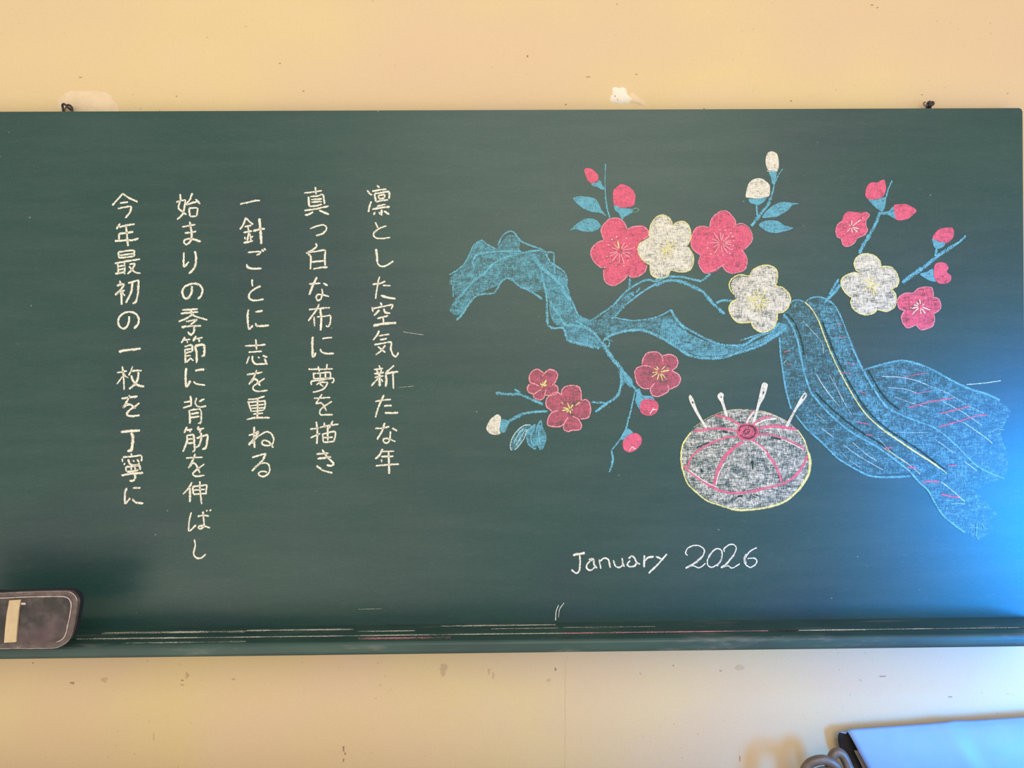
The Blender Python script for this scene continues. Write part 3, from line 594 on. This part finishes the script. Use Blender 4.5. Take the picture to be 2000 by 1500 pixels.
F .84 W 90,1100 150,990 260,910 320,960 310,1080 300,1180 320,1220 250,1245 150,1230 85,1160
F:calyx .82 B 320,1000 370,990 460,1030 430,1100 390,1200 340,1210 300,1150
=chalk_leaf|pale blue chalk leaf, left of three
F .5 B 800,1080 700,1090 600,1160 510,1280 470,1420 490,1500 600,1440 700,1300 740,1180 830,1120
S 2 L 800,1080 700,1090 600,1160 510,1280 470,1420 490,1500
S 2 L 540,1490 600,1440 700,1300 740,1180 830,1120
S:vein 1.6 L 700,1130 600,1240 530,1380
S:vein 1.6 L 720,1160 640,1290 560,1420
=chalk_leaf|blue chalk leaf, middle of three
F .5 B 880,1070 780,1150 740,1250 770,1400 880,1480 910,1400 890,1200
S 3 B 880,1070 780,1150 740,1250 770,1400 880,1480
S:vein 3 B 860,1160 810,1250 820,1360 870,1430
=chalk_leaf|blue chalk leaf, right of three
F .66 B 980,1000 920,1080 890,1200 900,1350 960,1490 1010,1460 1060,1320 1050,1220 1000,1110
S 2.4 B 975,1000 920,1080 890,1200 900,1350 960,1490
S:vein 3 B 960,1120 930,1250 960,1380
=chalk_blossom|small dull pink chalk blossom at the lower left
F .72 M 790,370 785,280 840,200 920,175 1010,235 1120,180 1210,210 1245,270 1200,390 1190,430 1240,460 1240,560 1150,590 1040,600 1020,640 950,675 860,640 850,580 770,550 750,480 780,420
S 2.6 P 940,450 880,420 790,380 785,280 840,200 920,175 1010,235
S 2.6 P 990,290 1060,210 1120,180 1210,210 1245,270 1200,390 1150,440
S 2.6 P 1190,430 1240,460 1240,560 1150,600 1040,600
S 2.6 P 1050,500 1020,640 950,675 860,640 850,590 980,500
S 2.6 P 850,580 770,550 750,480 780,420
T 2.6 Y 1010,450 8 1060,350 1000,380 960,410 970,470 1070,430
=chalk_blossom|large dull pink chalk blossom at the lower left
F .72 M 1310,600 1310,520 1370,460 1480,440 1580,460 1620,530 1630,690 1700,670 1760,720 1780,850 1740,960 1630,990 1590,990 1630,1090 1600,1160 1480,1170 1410,1190 1340,1150 1350,1060 1280,1110 1160,1110 1080,1080 1090,970 1150,880 1060,780 1060,670 1130,590 1230,550
S 2.8 P 1310,600 1310,520 1370,460 1480,440 1580,460 1620,530 1630,690
S 2.8 P 1640,690 1700,670 1760,720 1780,850 1740,960 1620,990
S 2.8 P 1480,940 1580,990 1630,1090 1600,1160 1480,1170 1410,1190 1340,1150 1350,1060 1410,960
S 2.8 P 1340,1070 1280,1110 1160,1110 1080,1080 1090,970 1150,880 1250,850
S 2.8 P 1150,860 1060,780 1060,670 1130,590 1230,550 1300,590
T 2.4 Y 1450,830 15 1400,720 1490,750 1330,800 1310,850 1450,900 1380,880 1500,840
S:stamen 2.2 Y 1310,700 1330,750
S:stamen 2.2 Y 1530,765 1610,712
@1310,800,6.6667
=chalk_pincushion|round white chalk pincushion banded in pink
F .42 W 130,620 150,450 290,260 500,120 750,10 1000,-5 1250,30 1500,140 1640,260 1760,450 1815,650 1785,850 1680,1040 1500,1190 1250,1280 950,1310 780,1280 500,1180 300,1030 180,830
S 3.6 Y 260,300 160,450 135,620 150,760 220,960 350,1090 480,1190 780,1290 
S 4.6 Y 780,1295 950,1310 1250,1275 1500,1190 1680,1030
S 6 Y 1660,1060 1790,850 1815,680 1790,550
S 3 Y 1790,560 1740,400 1650,260
S 1.2 Y 300,230 500,100 700,20 900,0 1300,60 1520,160
S:gap 5 K 870,1130 940,1125
S:gap 6 K 1060,1120 1140,1115
S:gap 5 K 670,280 740,300
S:gap 5 K 400,770 410,830
S:gap 3 K 330,500 500,425
S:gap 4 K 1300,360 1440,390
S:gap 5 K 1060,660 1070,780
S:band 5.5 R 300,280 600,245 840,270
S:band 5 R 570,75 700,95 820,150 900,195
S:band 3 R 1080,5 1030,80 990,150
S:band 4.4 W 1090,25 1020,110 985,190
S:band 4 R 1080,180 1200,110 1330,80
S:band 3.4 W 1090,205 1220,140 1380,115
S:band 6 R 1150,245 1350,215 1640,258
S:band 4 R 1150,320 1300,325 1450,370 1600,430 1750,515
S:band 2 W 1460,390 1600,455 1730,520
S:band 4.6 R 860,350 700,370 500,450 350,540 270,620 220,740
S:band 7 R 950,415 820,500 700,620 620,780 560,1000
S:band 5 R 1050,390 1200,500 1320,660 1400,800 1440,940
S:band 5 R 170,730 300,850 450,950 600,1040 800,1085 1000,1075 1250,1020
S:band 5 R 1250,1020 1500,950 1650,830 1740,700 1780,600
S:highlight 2 W 590,990 620,850 700,690
S:highlight 2 W 1040,405 1150,470 1250,570
S:highlight 2 W 230,780 420,920 600,1010
S:highlight 1.2 W 640,470 700,430 680,490 720,515 760,440 830,400
S:highlight 1.4 W 850,1190 880,1150 920,1150 950,1200
S:highlight 1.4 W 1060,1110 1150,1150 1070,1170 1060,1210 1080,1250
S:highlight 1.4 W 240,440 260,480 290,475
S:highlight 1.4 W 1410,270 1440,370
F:centre_knot .72 R 860,290 900,210 1000,185 1100,210 1140,290 1100,370 1000,400 900,370
S:centre_knot 3 R 860,290 900,210 1000,185 1100,210 1140,290 1100,370 1000,400 900,370 860,290
S:centre_knot 2.2 K 890,290 910,220 1010,205 1085,235 1100,300 1070,360 980,375 900,330
S:centre_knot 2.2 K 940,300 980,260 1030,265 1000,310 960,310
@1310,740,6.6667
=chalk_needle|white chalk needle stuck in the pincushion, leftmost
F .95 W 235,230 250,205 290,250 350,410 480,650 462,655 340,470 250,300
S:needle_eye 3 K 280,290 292,322
=chalk_needle|white chalk needle with a round head
F .95 W 610,210 650,175 690,200 685,270 745,490 715,490 655,310 615,250
S:needle_eye 2.6 K 655,225 658,250
=chalk_needle|tallest white chalk needle
F .88 W 1190,60 1215,45 1265,75 1220,240 1160,350 1095,570 1062,570 1110,400 1160,180
S:needle_eye 3 K 1215,160 1198,205
=chalk_needle|white chalk needle in front of the blue cloth
F .8 W 1495,610 1600,410 1700,230 1750,175 1775,220 1720,300 1640,400 1525,630
S:needle_eye 2.2 K 1755,200 1712,265
@0,0,1
=chalk_cloth|blue chalk cloth hanging from the branch in long folds
F .3 B 1523,658 1530,615 1545,600 1548,590 1562,588 1575,590 1590,582 1605,581 1620,589 1632,600 1644,623 1657,657 1672,695 1687,725 1710,765 1732,795 1762,811 1800,826 1842,846 1872,874 1902,905 1925,920 1955,933 1925,945 1914,954 1895,953 1917,970 1931,986 1947,1005 1930,1016 1940,1031 1913,1053 1895,1046 1865,1026 1842,1007 1827,984 1812,957 1793,941 1780,925 1740,925 1700,926 1665,912 1635,893 1605,863 1575,836 1554,810 1540,785 1528,720
F:shading .34 B 1690,724 1725,711 1765,706 1797,713 1827,727 1857,744 1895,762 1925,771 1953,784 1974,802 1962,829 1955,850 1968,887 1962,932 1925,918 1902,903 1872,872 1842,844 1800,824 1762,809 1732,792 1710,762
F:shading .4 B 1600,590 1622,600 1640,630 1660,690 1690,750 1730,800 1790,845 1850,890 1890,930 1860,925 1790,870 1720,825 1665,755 1630,690 1610,640
F:shading .25 B 1830,870 1880,895 1930,930 1900,945 1920,985 1925,1020 1890,1035 1850,1000 1820,950
S 4 B 1522,658 1525,695 1529,725 1535,762 1545,799
S 4 B 1554,810 1575,837 1605,864 1635,894 1665,913 
S 4.6 B 1665,913 1695,928 1725,932 1779,930
S 5 B 1530,614 1545,633 1557,662 1564,695 1572,732 1584,767 1590,774
S 4.4 B 1586,770 1612,800 1642,828 1672,850 1710,871 1747,897 1777,921 1795,942 1812,957 1827,984 1842,1007 1865,1026 1885,1040
S 3 B 1543,593 1550,587 1560,586 1572,590
S 3.6 B 1574,589 1584,582 1602,580 1620,588 1632,599 1644,623 1657,657
S 5 B 1657,657 1672,695 1687,725 1710,765 1732,795 1762,811
S 4 B 1762,811 1800,826 1818,832 1842,847 1872,874 1902,905 1925,920 1962,935
S 4.4 B 1688,722 1725,711 1762,704 1797,712 1827,725
S 5 B 1827,725 1857,742 1895,760 1925,769 1953,782
S:gap 3 K 1606,627 1619,662 1634,698 1649,729 1680,782 1703,811 1733,838 1770,862 1800,882 1830,905 1848,918
S:gap 3.4 K 1593,766 1619,793 1650,820 1680,842 1718,865 1745,883
S:gap 3.6 K 1695,722 1718,762 1736,784 1757,800
S:gap 2.4 K 1536,612 1552,630 1564,660 1571,693
S:gold_edge 3 Y 1572,590 1585,603 1599,627 1612,662 1627,698 1642,729 1672,782 1695,813 1725,840
S:gold_edge 3.8 Y 1725,840 1762,865 1790,884 1820,903 1835,914 
S:gold_edge 1.6 Y 1833,912 1850,925
@1700,700,6.6667
=chalk_thread|fine chalk threads and pink marks across the cloth
S 1.6 L 150,235 400,245 600,290 750,350
S:thread 1 L 750,350 1000,450 1250,600 1480,720
S:thread 1.4 L 230,380 450,400 600,450
S:thread 1.2 L 320,500 450,550 600,600 780,640
S:thread 1.4 L 940,560 1200,700 1450,870
S:thread 1.8 L 1210,830 1400,960 1500,1030 1590,1110
S:thread 1 L 980,720 1100,790 1210,840
S:thread 2 L 1250,340 1450,325 1700,290
S:thread 1.2 L 850,1060 950,1130 1080,1230
S:thread 1 L 150,965 760,965
S:thread 1 L 1590,950 1640,920 1750,930
S:pink_mark 3 M 500,640 780,565 1080,515
S:pink_mark 3 M 900,720 1150,660 1300,620
S:pink_mark 3 M 900,890 1150,820 1350,755 1520,735
S:pink_mark 1.6 M 430,245 600,210 740,195
S:pink_mark 1.6 M 560,460 780,425
S:pink_mark 1.6 M 180,1165 290,1160
@1700,860,6.6667
S:pink_mark 4 M 680,555 750,535 900,540
S:pink_mark 4 M 920,700 1050,730 1170,745
S:pink_mark 3 M 480,350 600,355
S:pink_mark 3 M 1010,330 1130,325
S:thread 2 L 1230,280 1390,400
S:thread 1.8 L 920,540 1050,640 1230,800
S:thread 1.2 L 1050,830 1120,822 1240,830
S:thread 1.4 Y 170,100 400,250 520,330 650,440
S:thread 2 B 1390,1080 1380,1240 1410,1300
S:thread 2 B 1450,1080 1480,1150
@1500,560,6.6667
S:thread 1.2 L 450,440 560,560 700,720 720,870
S:thread 1.4 L 620,1130 750,1330 870,1490
S:thread 1.2 L 800,1150 900,1330 990,1490
S:thread 1.6 L 200,1000 240,955
S:thread 1.4 L 350,230 352,270
S:pink_mark 1.4 M 200,850 290,835
S:pink_mark 1.6 M 250,1020 310,1000
S:pink_mark 1.4 M 900,660 1010,660
S:pink_mark 1.6 M 900,490 970,490
S:pink_mark 1.4 M 1010,990 1130,1020
S:pink_mark 1.8 M 960,1120 1080,1135
@1500,720,6.6667
S:thread 1.2 L 630,80 760,290 930,490
S:thread 1.2 L 850,110 950,370 1090,600
S:thread 1 L 630,590 780,720
S:thread 1.6 L 700,780 850,890
S:thread 1.4 L 980,990 1200,1150 1500,1320
S:thread 1.4 L 1100,960 1300,1130 1420,1200
S:thread 1.2 L 1430,900 1600,1080 1800,1220 1980,1370
S:thread 1.2 L 960,1090 1020,1160
S:thread 1.2 L 1060,1190 1200,1290
S:pink_mark 1.8 M 1150,690 1320,725
S:pink_mark 2 M 1270,860 1360,870
S:pink_mark 2 M 1510,1040 1610,1035
S:pink_mark 2.4 M 1810,1285 1940,1295
S:pink_mark 1.4 M 1170,290 1300,330
@0,0,1
=chalk_smudge|stray chalk scratches
S .9 W 788,648 805,651 827,654
S:scratch 2.2 W 1085,1212 1086,1195 1091,1182
S:scratch 1.6 W 1091,1206 1093,1190 1102,1177
S:scratch .6 W 700,1190 745,1189
S:scratch .6 W 778,757 808,754
@0,0,1
'''
# writing: every character is one chalk mesh of its strokes
crop = None; chars = bpy.data.objects
for ln in TEXT.strip().splitlines():
    if ln[0] == '@': crop = [float(v) for v in ln[1:].split(',')]; continue
    wd0 = 4.0; V, F, D = [], [], []
    for s in ln[1:].split('|'):
        if ':' in s: ws, s = s.split(':'); wd0 = float(ws)
        pts = [(crop[0] + float(a) / crop[2], crop[1] + float(b) / crop[2]) for a, b in (q.split(',') for q in s.split())]
        stroke_geo([Vector(p) for p in pts], wd0 * .92, V, F, D, full=1.12)
    obj('chalk_character', chalk_mesh(V, F, D, .0004), chalk('W', 'line'), root)

# drawing
part = None; li = cnt = 0
for ln in ART.strip().splitlines():
    if ln[0] == '@': crop = [float(v) for v in ln[1:].split(',')]; continue
    if ln[0] == '=':
        nm, lab = ln[1:].split('|'); part = None; li += 1; cnt = 0; continue
    tk = ln.split(); kd = tk[0]; sub = kd.split(':')[1] if ':' in kd else None; kd = kd[0]
    val = float(tk[1]); col = tk[2]
    X = lambda q: Vector((crop[0] + float(q.split(',')[0]) / crop[2], crop[1] + float(q.split(',')[1]) / crop[2]))
    order = {'F': 0, 'S': 1, 'T': 2, 'D': 2}[kd]
    lay = .0003 + .0005 * order + .000006 * li + .000002 * cnt + (.0005 if nm == 'chalk_needle' else 0); cnt += 1
    def put(V, F, D, nme, kind):
        global part
        me = chalk_mesh(V, F, D, lay)
        if part is None: part = obj(nm, me, chalk(col, kind), root, label=lab)
        else: obj(nme, me, chalk(col, kind), part)
    V, F, D = [], [], []
    if kd == 'F': fill_geo([X(q) for q in tk[3:]], val, V, F, D); put(V, F, D, sub or 'shading', 'fill')
    elif kd == 'S': stroke_geo([X(q) for q in tk[3:]], val * .9, V, F, D, taper=.4, full=(.80 if col == 'B' else .98) if val > 1.3 else .8); put(V, F, D, sub or 'outline', 'line')
    elif kd == 'D':
        for q in tk[3:]:
            V, F, D = [], [], []; p = X(q); stroke_geo([p - Vector((.3, val * .22)), p + Vector((.3, val * .22))], val * .8, V, F, D, taper=.8); put(V, F, D, 'anther', 'line')
    elif kd == 'T':
        c0 = X(tk[3]); r0 = float(tk[4]) / crop[2]
        for q in tk[5:]:
            V, F, D = [], [], []; p = X(q); d = (p - c0).normalized(); stroke_geo([c0 + d * r0, p], val * 1.15, V, F, D, taper=.4); put(V, F, D, 'stamen', 'line')

# wire loops by which the board hangs
IRON = plain('dark_wire', (.05, .04, .045), .5, .4)
LIGHTWIRE = plain('brown_cord', (.20, .15, .10), .7)
def loop(pts, r, mat, name, lab, dy):
    bm = bmesh.new(); S = spline([Vector((*q, 0)) for q in pts], 1.2)
    tube(bm, [at(p.x, p.y, dy + .003 * math.sin(i * .25)) for i, p in enumerate(S)], r, 8); return obj(name, bm, mat, root, smooth=True, label=lab)
a = loop([(124, 221), (123, 212), (122, 205), (125, 203), (129, 206), (133, 210), (138, 214)], .0019, IRON, 'hanging_loop', 'dark twisted wire loop above the left of the board', .012)
loop([(131, 206), (134, 205), (139, 208), (141, 213), (140, 220)], .0019, IRON, 'hanging_loop', 'brownish wire loop above the left of the board', .012)
loop([(126, 217), (128, 211), (132, 209), (137, 213), (140, 217)], .0013, LIGHTWIRE, 'hanging_loop', 'thin inner strand of the left wire loop', .016)
loop([(1811, 216), (1811, 206), (1814, 200), (1817, 200), (1817, 206), (1815, 216)], .0026, IRON, 'hanging_loop', 'dark twisted wire loop above the right of the board', .012)
loop([(1814, 208), (1818, 201), (1822, 200), (1823, 203), (1820, 205), (1814, 206)], .0022, IRON, 'hanging_loop', 'dark wire end above the right of the board', .009)
loop([(1812, 206), (1807, 206), (1804, 203), (1805, 200), (1808, 200)], .0013, LIGHTWIRE, 'hanging_loop', 'brown wire end above the right of the board', .012)

# ---------------------------------------------------------------- the eraser
lo, hi = -.13, -.05                 # the plane in which the picture of its lower edge meets the ledge's top
for _ in range(40):
    YF = (lo + hi) / 2
    if at(60, 1268, YF).z > zl + .006: lo = YF
    else: hi = YF
er = bpy.data.objects.new('chalkboard_eraser', None); C.objects.link(er); er.location = at(60, 1265, -.07)
er['label'] = 'dusty dark brown chalkboard eraser with a tan strap, standing on the ledge'; er['category'] = 'eraser'
inv = er.location.copy()
k = NT('worn_leatherette'); f = k.noise(45, detail=6, rough=.65); g = k.noise(14, detail=3)
c = k.ramp(f, [(.3, (.016, .014, .015)), (.52, (.035, .030, .031)), (.72, (.10, .085, .08))]); c = k.mix(k.ramp(g, [(.45, (0,)*3), (.7, (.55,)*3)]), c, (.17, .10, .115))
k.l(c, k.b.inputs['Base Color']); k.b.inputs['Roughness'].default_value = .6; k.bump(f, .3); LEATHER = k.m
k = NT('dusty_rim'); f = k.noise(60, detail=5, rough=.7)
k.l(k.ramp(f, [(.35, (.075, .055, .052)), (.62, (.15, .115, .11)), (.75, (.38, .32, .30))]), k.b.inputs['Base Color']); k.b.inputs['Roughness'].default_value = .7; RIM = k.m
FELT = plain('navy_felt', (.010, .016, .030), .95, var=.4, scale=200, bump=.5)
TAN = plain('tan_strap', (.58, .44, .27), .75, var=.08, scale=120)
PIPE = plain('dusty_seam', (.60, .47, .46), .85, var=.4, scale=90)
OUT = [(-150, 1162), (0, 1159), (60, 1156.5), (100, 1155.5), (126, 1155), (138, 1157), (146, 1163), (150, 1171), (151, 1180), (148, 1200), (144, 1222), (140, 1238), (134, 1250), (124, 1259), (112, 1264), (98, 1266), (40, 1266.5), (0, 1267), (-150, 1270)]
INN = [(-140, 1171), (0, 1168.5), (60, 1166), (100, 1165.5), (124, 1165.5), (133, 1168), (138, 1175), (139, 1184), (136, 1204), (132, 1222), (129, 1236), (124, 1246), (115, 1252), (100, 1255), (40, 1256), (0, 1257), (-140, 1260)]
def to_xz(L, y, sh=0): return [((p := at(a, b, y)).x - inv.x, p.z - inv.z) for a, b in L]
def solid(L, yplane, y0, y1, mat, name, bev, grow=0.0):
    S = [(p.x, p.y) for p in spline([Vector(q) for q in L], 4, closed=True)]; bm = bmesh.new()
    P = to_xz(S, yplane); extrude_outline(bm, P, y0 - inv.y, y1 - inv.y, bev); o = obj(name, bm, mat, er); return o
solid(OUT, YF, YF, YF + .008, RIM, 'cover', .0025)
solid([(x * .985 if x > 0 else x, 1156 + (y - 1156) * .985 + .5) for x, y in OUT], YF, YF + .008, YF + .022, FELT, 'felt_pad', .001)
solid(INN, YF, YF - .0028, YF + .001, LEATHER, 'cushion', .0016)
bm = bmesh.new(); S = spline([Vector((*q, 0)) for q in INN], 3, closed=True); tube(bm, [at(p.x, p.y, YF - .0012) - inv for p in S], [.0009 + .0006 * abs(noise.noise(Vector((i * .2, 0, 0)))) for i in range(len(S))], 6)
obj('seam', bm, PIPE, er, smooth=True, label='chalk-dusted pinkish seam')
bm = bmesh.new(); S = spline([Vector((*q, 0)) for q in OUT], 3, closed=True); tube(bm, [at(p.x, p.y, YF + .001) - inv for p in S], [.0006 + .0005 * abs(noise.noise(Vector((i * .17, 3, 0)))) for i in range(len(S))], 6)
obj('seam', bm, PIPE, er, smooth=True, label='pale dusted outer edge')
bm = bmesh.new(); L = [(22, 1171), (44.5, 1169.5), (41, 1190), (38, 1220), (35.5, 1252), (12, 1253.5), (14.5, 1225), (18, 1195)]
extrude_outline(bm, to_xz(L, YF), YF - .0055 - inv.y, YF - .0022 - inv.y, .0006); obj('strap', bm, TAN, er, label='tan strap across the eraser')
bm = bmesh.new(); L = [(44, 1176), (52, 1176), (53, 1180), (44, 1180)]; extrude_outline(bm, to_xz(L, YF), YF - .0036 - inv.y, YF - .002 - inv.y, .0003); obj('dust_mark', bm, PIPE, er)

# ---------------------------------------------------------------- paper roll
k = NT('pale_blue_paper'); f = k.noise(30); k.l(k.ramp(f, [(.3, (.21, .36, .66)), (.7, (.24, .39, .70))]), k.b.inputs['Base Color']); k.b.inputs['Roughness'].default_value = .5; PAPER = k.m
INSIDE_SHADE = plain('paper_inside_painted_shade', (.018, .016, .02), .8, var=.5, scale=90)  # shade inside the open tube, painted as a near-black inner face
rl = bpy.data.objects.new('paper_roll', None); C.objects.link(rl)
rl['label'] = 'large pale blue paper sheet rolled into a flattened tube, open end to the left'; rl['category'] = 'paper roll'
def sheet(A, B, flip, name, th=.0012, crease=False):
    """A, B: the two end curves of the sheet"""
    bm = bmesh.new(); NU = 40; rows = []
    for j in range(len(A)):
        row = []
        for i in range(NU + 1):
            u = i / NU; p = A[j].lerp(B[j], u); t = j / (len(A) - 1)
            if crease:
                p.y += -.0025 * math.exp(-((u - .40 - .09 * t) / .035) ** 2) * (1 - .6 * t) + .002 * math.exp(-((u - .46 - .1 * t) / .04) ** 2) * (1 - t)
                p.z += .0018 * math.exp(-((u - .42) / .05) ** 2) * (1 - t)
            row.append(bm.verts.new(p))
        rows.append(row)
    for a_, b_ in zip(rows, rows[1:]):
        for i in range(NU):
            q = (a_[i], a_[i+1], b_[i+1], b_[i]); bm.faces.new(q[::-1] if flip else q)
    o = obj(name, bm, [PAPER, INSIDE_SHADE], rl, smooth=True); m = o.modifiers.new('thickness', 'SOLIDIFY'); m.thickness = th; m.offset = -1; m.material_offset = 1; m.material_offset_rim = 0; return o
# lens-shaped open end: back edge (toward the wall, left in the picture) and front edge
back = [(1655, 1428, -.085), (1652, 1433, -.083), (1645, 1431, -.078), (1639, 1429, -.072), (1636.5, 1434, -.066), (1636, 1443, -.062), (1638, 1455, -.060), (1642, 1467, -.060), (1648, 1480, -.063), (1655, 1491, -.068), (1664, 1504, -.075), (1676, 1520, -.088), (1692, 1538, -.105)]
front = [(1654, 1425, -.088), (1657, 1431, -.095), (1664, 1443, -.106), (1672, 1458, -.117), (1680, 1473, -.127), (1688, 1488, -.134), (1697, 1504, -.139), (1706, 1522, -.138), (1712, 1538, -.128), (1710, 1550, -.115)]
fe = [(2130, 1391, -.095), (2132, 1402, -.13), (2135, 1418, -.16), (2138, 1436, -.185), (2142, 1456, -.205), (2146, 1478, -.215), (2150, 1500, -.22), (2154, 1524, -.215), (2156, 1545, -.20), (2156, 1562, -.18)]
be = [(2130, 1391, -.093), (2128, 1393, -.085), (2126, 1395, -.075), (2124, 1398, -.066), (2122, 1402, -.06), (2121, 1410, -.056), (2121, 1422, -.054), (2121, 1440, -.054), (2122, 1458, -.058), (2124, 1476, -.065), (2128, 1500, -.08), (2135, 1530, -.12), (2150, 1562, -.17)]
def dense(L, n=26):
    S = spline([at(q[0], q[1], (q[2] + .03) * .3 + .021) for q in L], .002); return [S[int(i * (len(S) - 1) / (n - 1))] for i in range(n)]
rl.location = (0, 0, 0)
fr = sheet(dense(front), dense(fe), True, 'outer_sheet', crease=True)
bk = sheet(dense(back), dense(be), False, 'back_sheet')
bm = bmesh.new(); L = [at(q[0], q[1], (q[2] + .03) * .3 + .021) for q in [(1668, 1466, -.100), (1676, 1466, -.104), (1686, 1484, -.112), (1698, 1506, -.118), (1706, 1524, -.12), (1694, 1524, -.112), (1682, 1494, -.106)]]
Lb = [p + Vector((.004, .003, 0)) for p in L]; va = [bm.verts.new(p) for p in L]; vb = [bm.verts.new(p) for p in Lb]
bm.faces.new(va); bm.faces.new(vb[::-1])
for i in range(len(L)): bm.faces.new((va[i], vb[i], vb[(i+1) % len(L)], va[(i+1) % len(L)]))
bmesh.ops.recalc_face_normals(bm, faces=bm.faces[:])
obj('inner_flap', bm, plain('grey_paper', (.20, .17, .17), .7), rl, label='grey inner fold of the roll')

# ---------------------------------------------------------------- iron handles left of the roll
METAL = plain('worn_grey_iron', (.17, .13, .105), .42, .3, var=.3, scale=45, bump=.2)
tl = bpy.data.objects.new('iron_handle', None); C.objects.link(tl); tl['label'] = 'worn grey iron handle with two rounded loops, left of the paper roll'; tl['category'] = 'handle'
def metal_loop(pts, r, name):
    bm = bmesh.new(); S = spline([Vector(q) for q in pts], 2.5)
    tube(bm, [at(p.x, p.y, p.z / 1000 * .6) for p in S], r, 14); o = obj(name, bm, METAL, tl, smooth=True); return o
metal_loop([(1568, 1562, -60), (1568, 1530, -60), (1569, 1512, -62), (1574, 1500, -64), (1583, 1490, -66), (1596, 1485, -67), (1610, 1484, -67), (1622, 1488, -67), (1634, 1497, -66), (1640, 1512, -64), (1642, 1532, -62), (1642, 1562, -62)], .0080, 'loop')
metal_loop([(1624, 1562, -52), (1624, 1530, -52), (1620, 1508, -50), (1622, 1488, -49), (1628, 1474, -48), (1636, 1469, -47), (1645, 1474, -48), (1652, 1486, -50), (1658, 1500, -53), (1666, 1516, -56), (1672, 1532, -60), (1676, 1560, -60)], .0080, 'loop')
metal_loop([(1582, 1534, -60), (1584, 1516, -60), (1594, 1504, -60), (1610, 1500, -58), (1626, 1504, -56), (1632, 1520, -56), (1634, 1534, -58)], .0030, 'inner_loop')
# worktop below the frame that carries the roll and the handle
bpy.context.view_layer.update()
ztop = min(min((o.matrix_world @ v.co).z for v in o.data.vertices) for o in bpy.data.objects if o.parent in (rl, tl) and o.type == 'MESH') - .0012
obj('trim_1', box(-2.2, 2.1, -.17, wy, ztop - .04, ztop, .004), plain('dark_shelf_wood', (.20, .12, .07), .5), kind='structure')
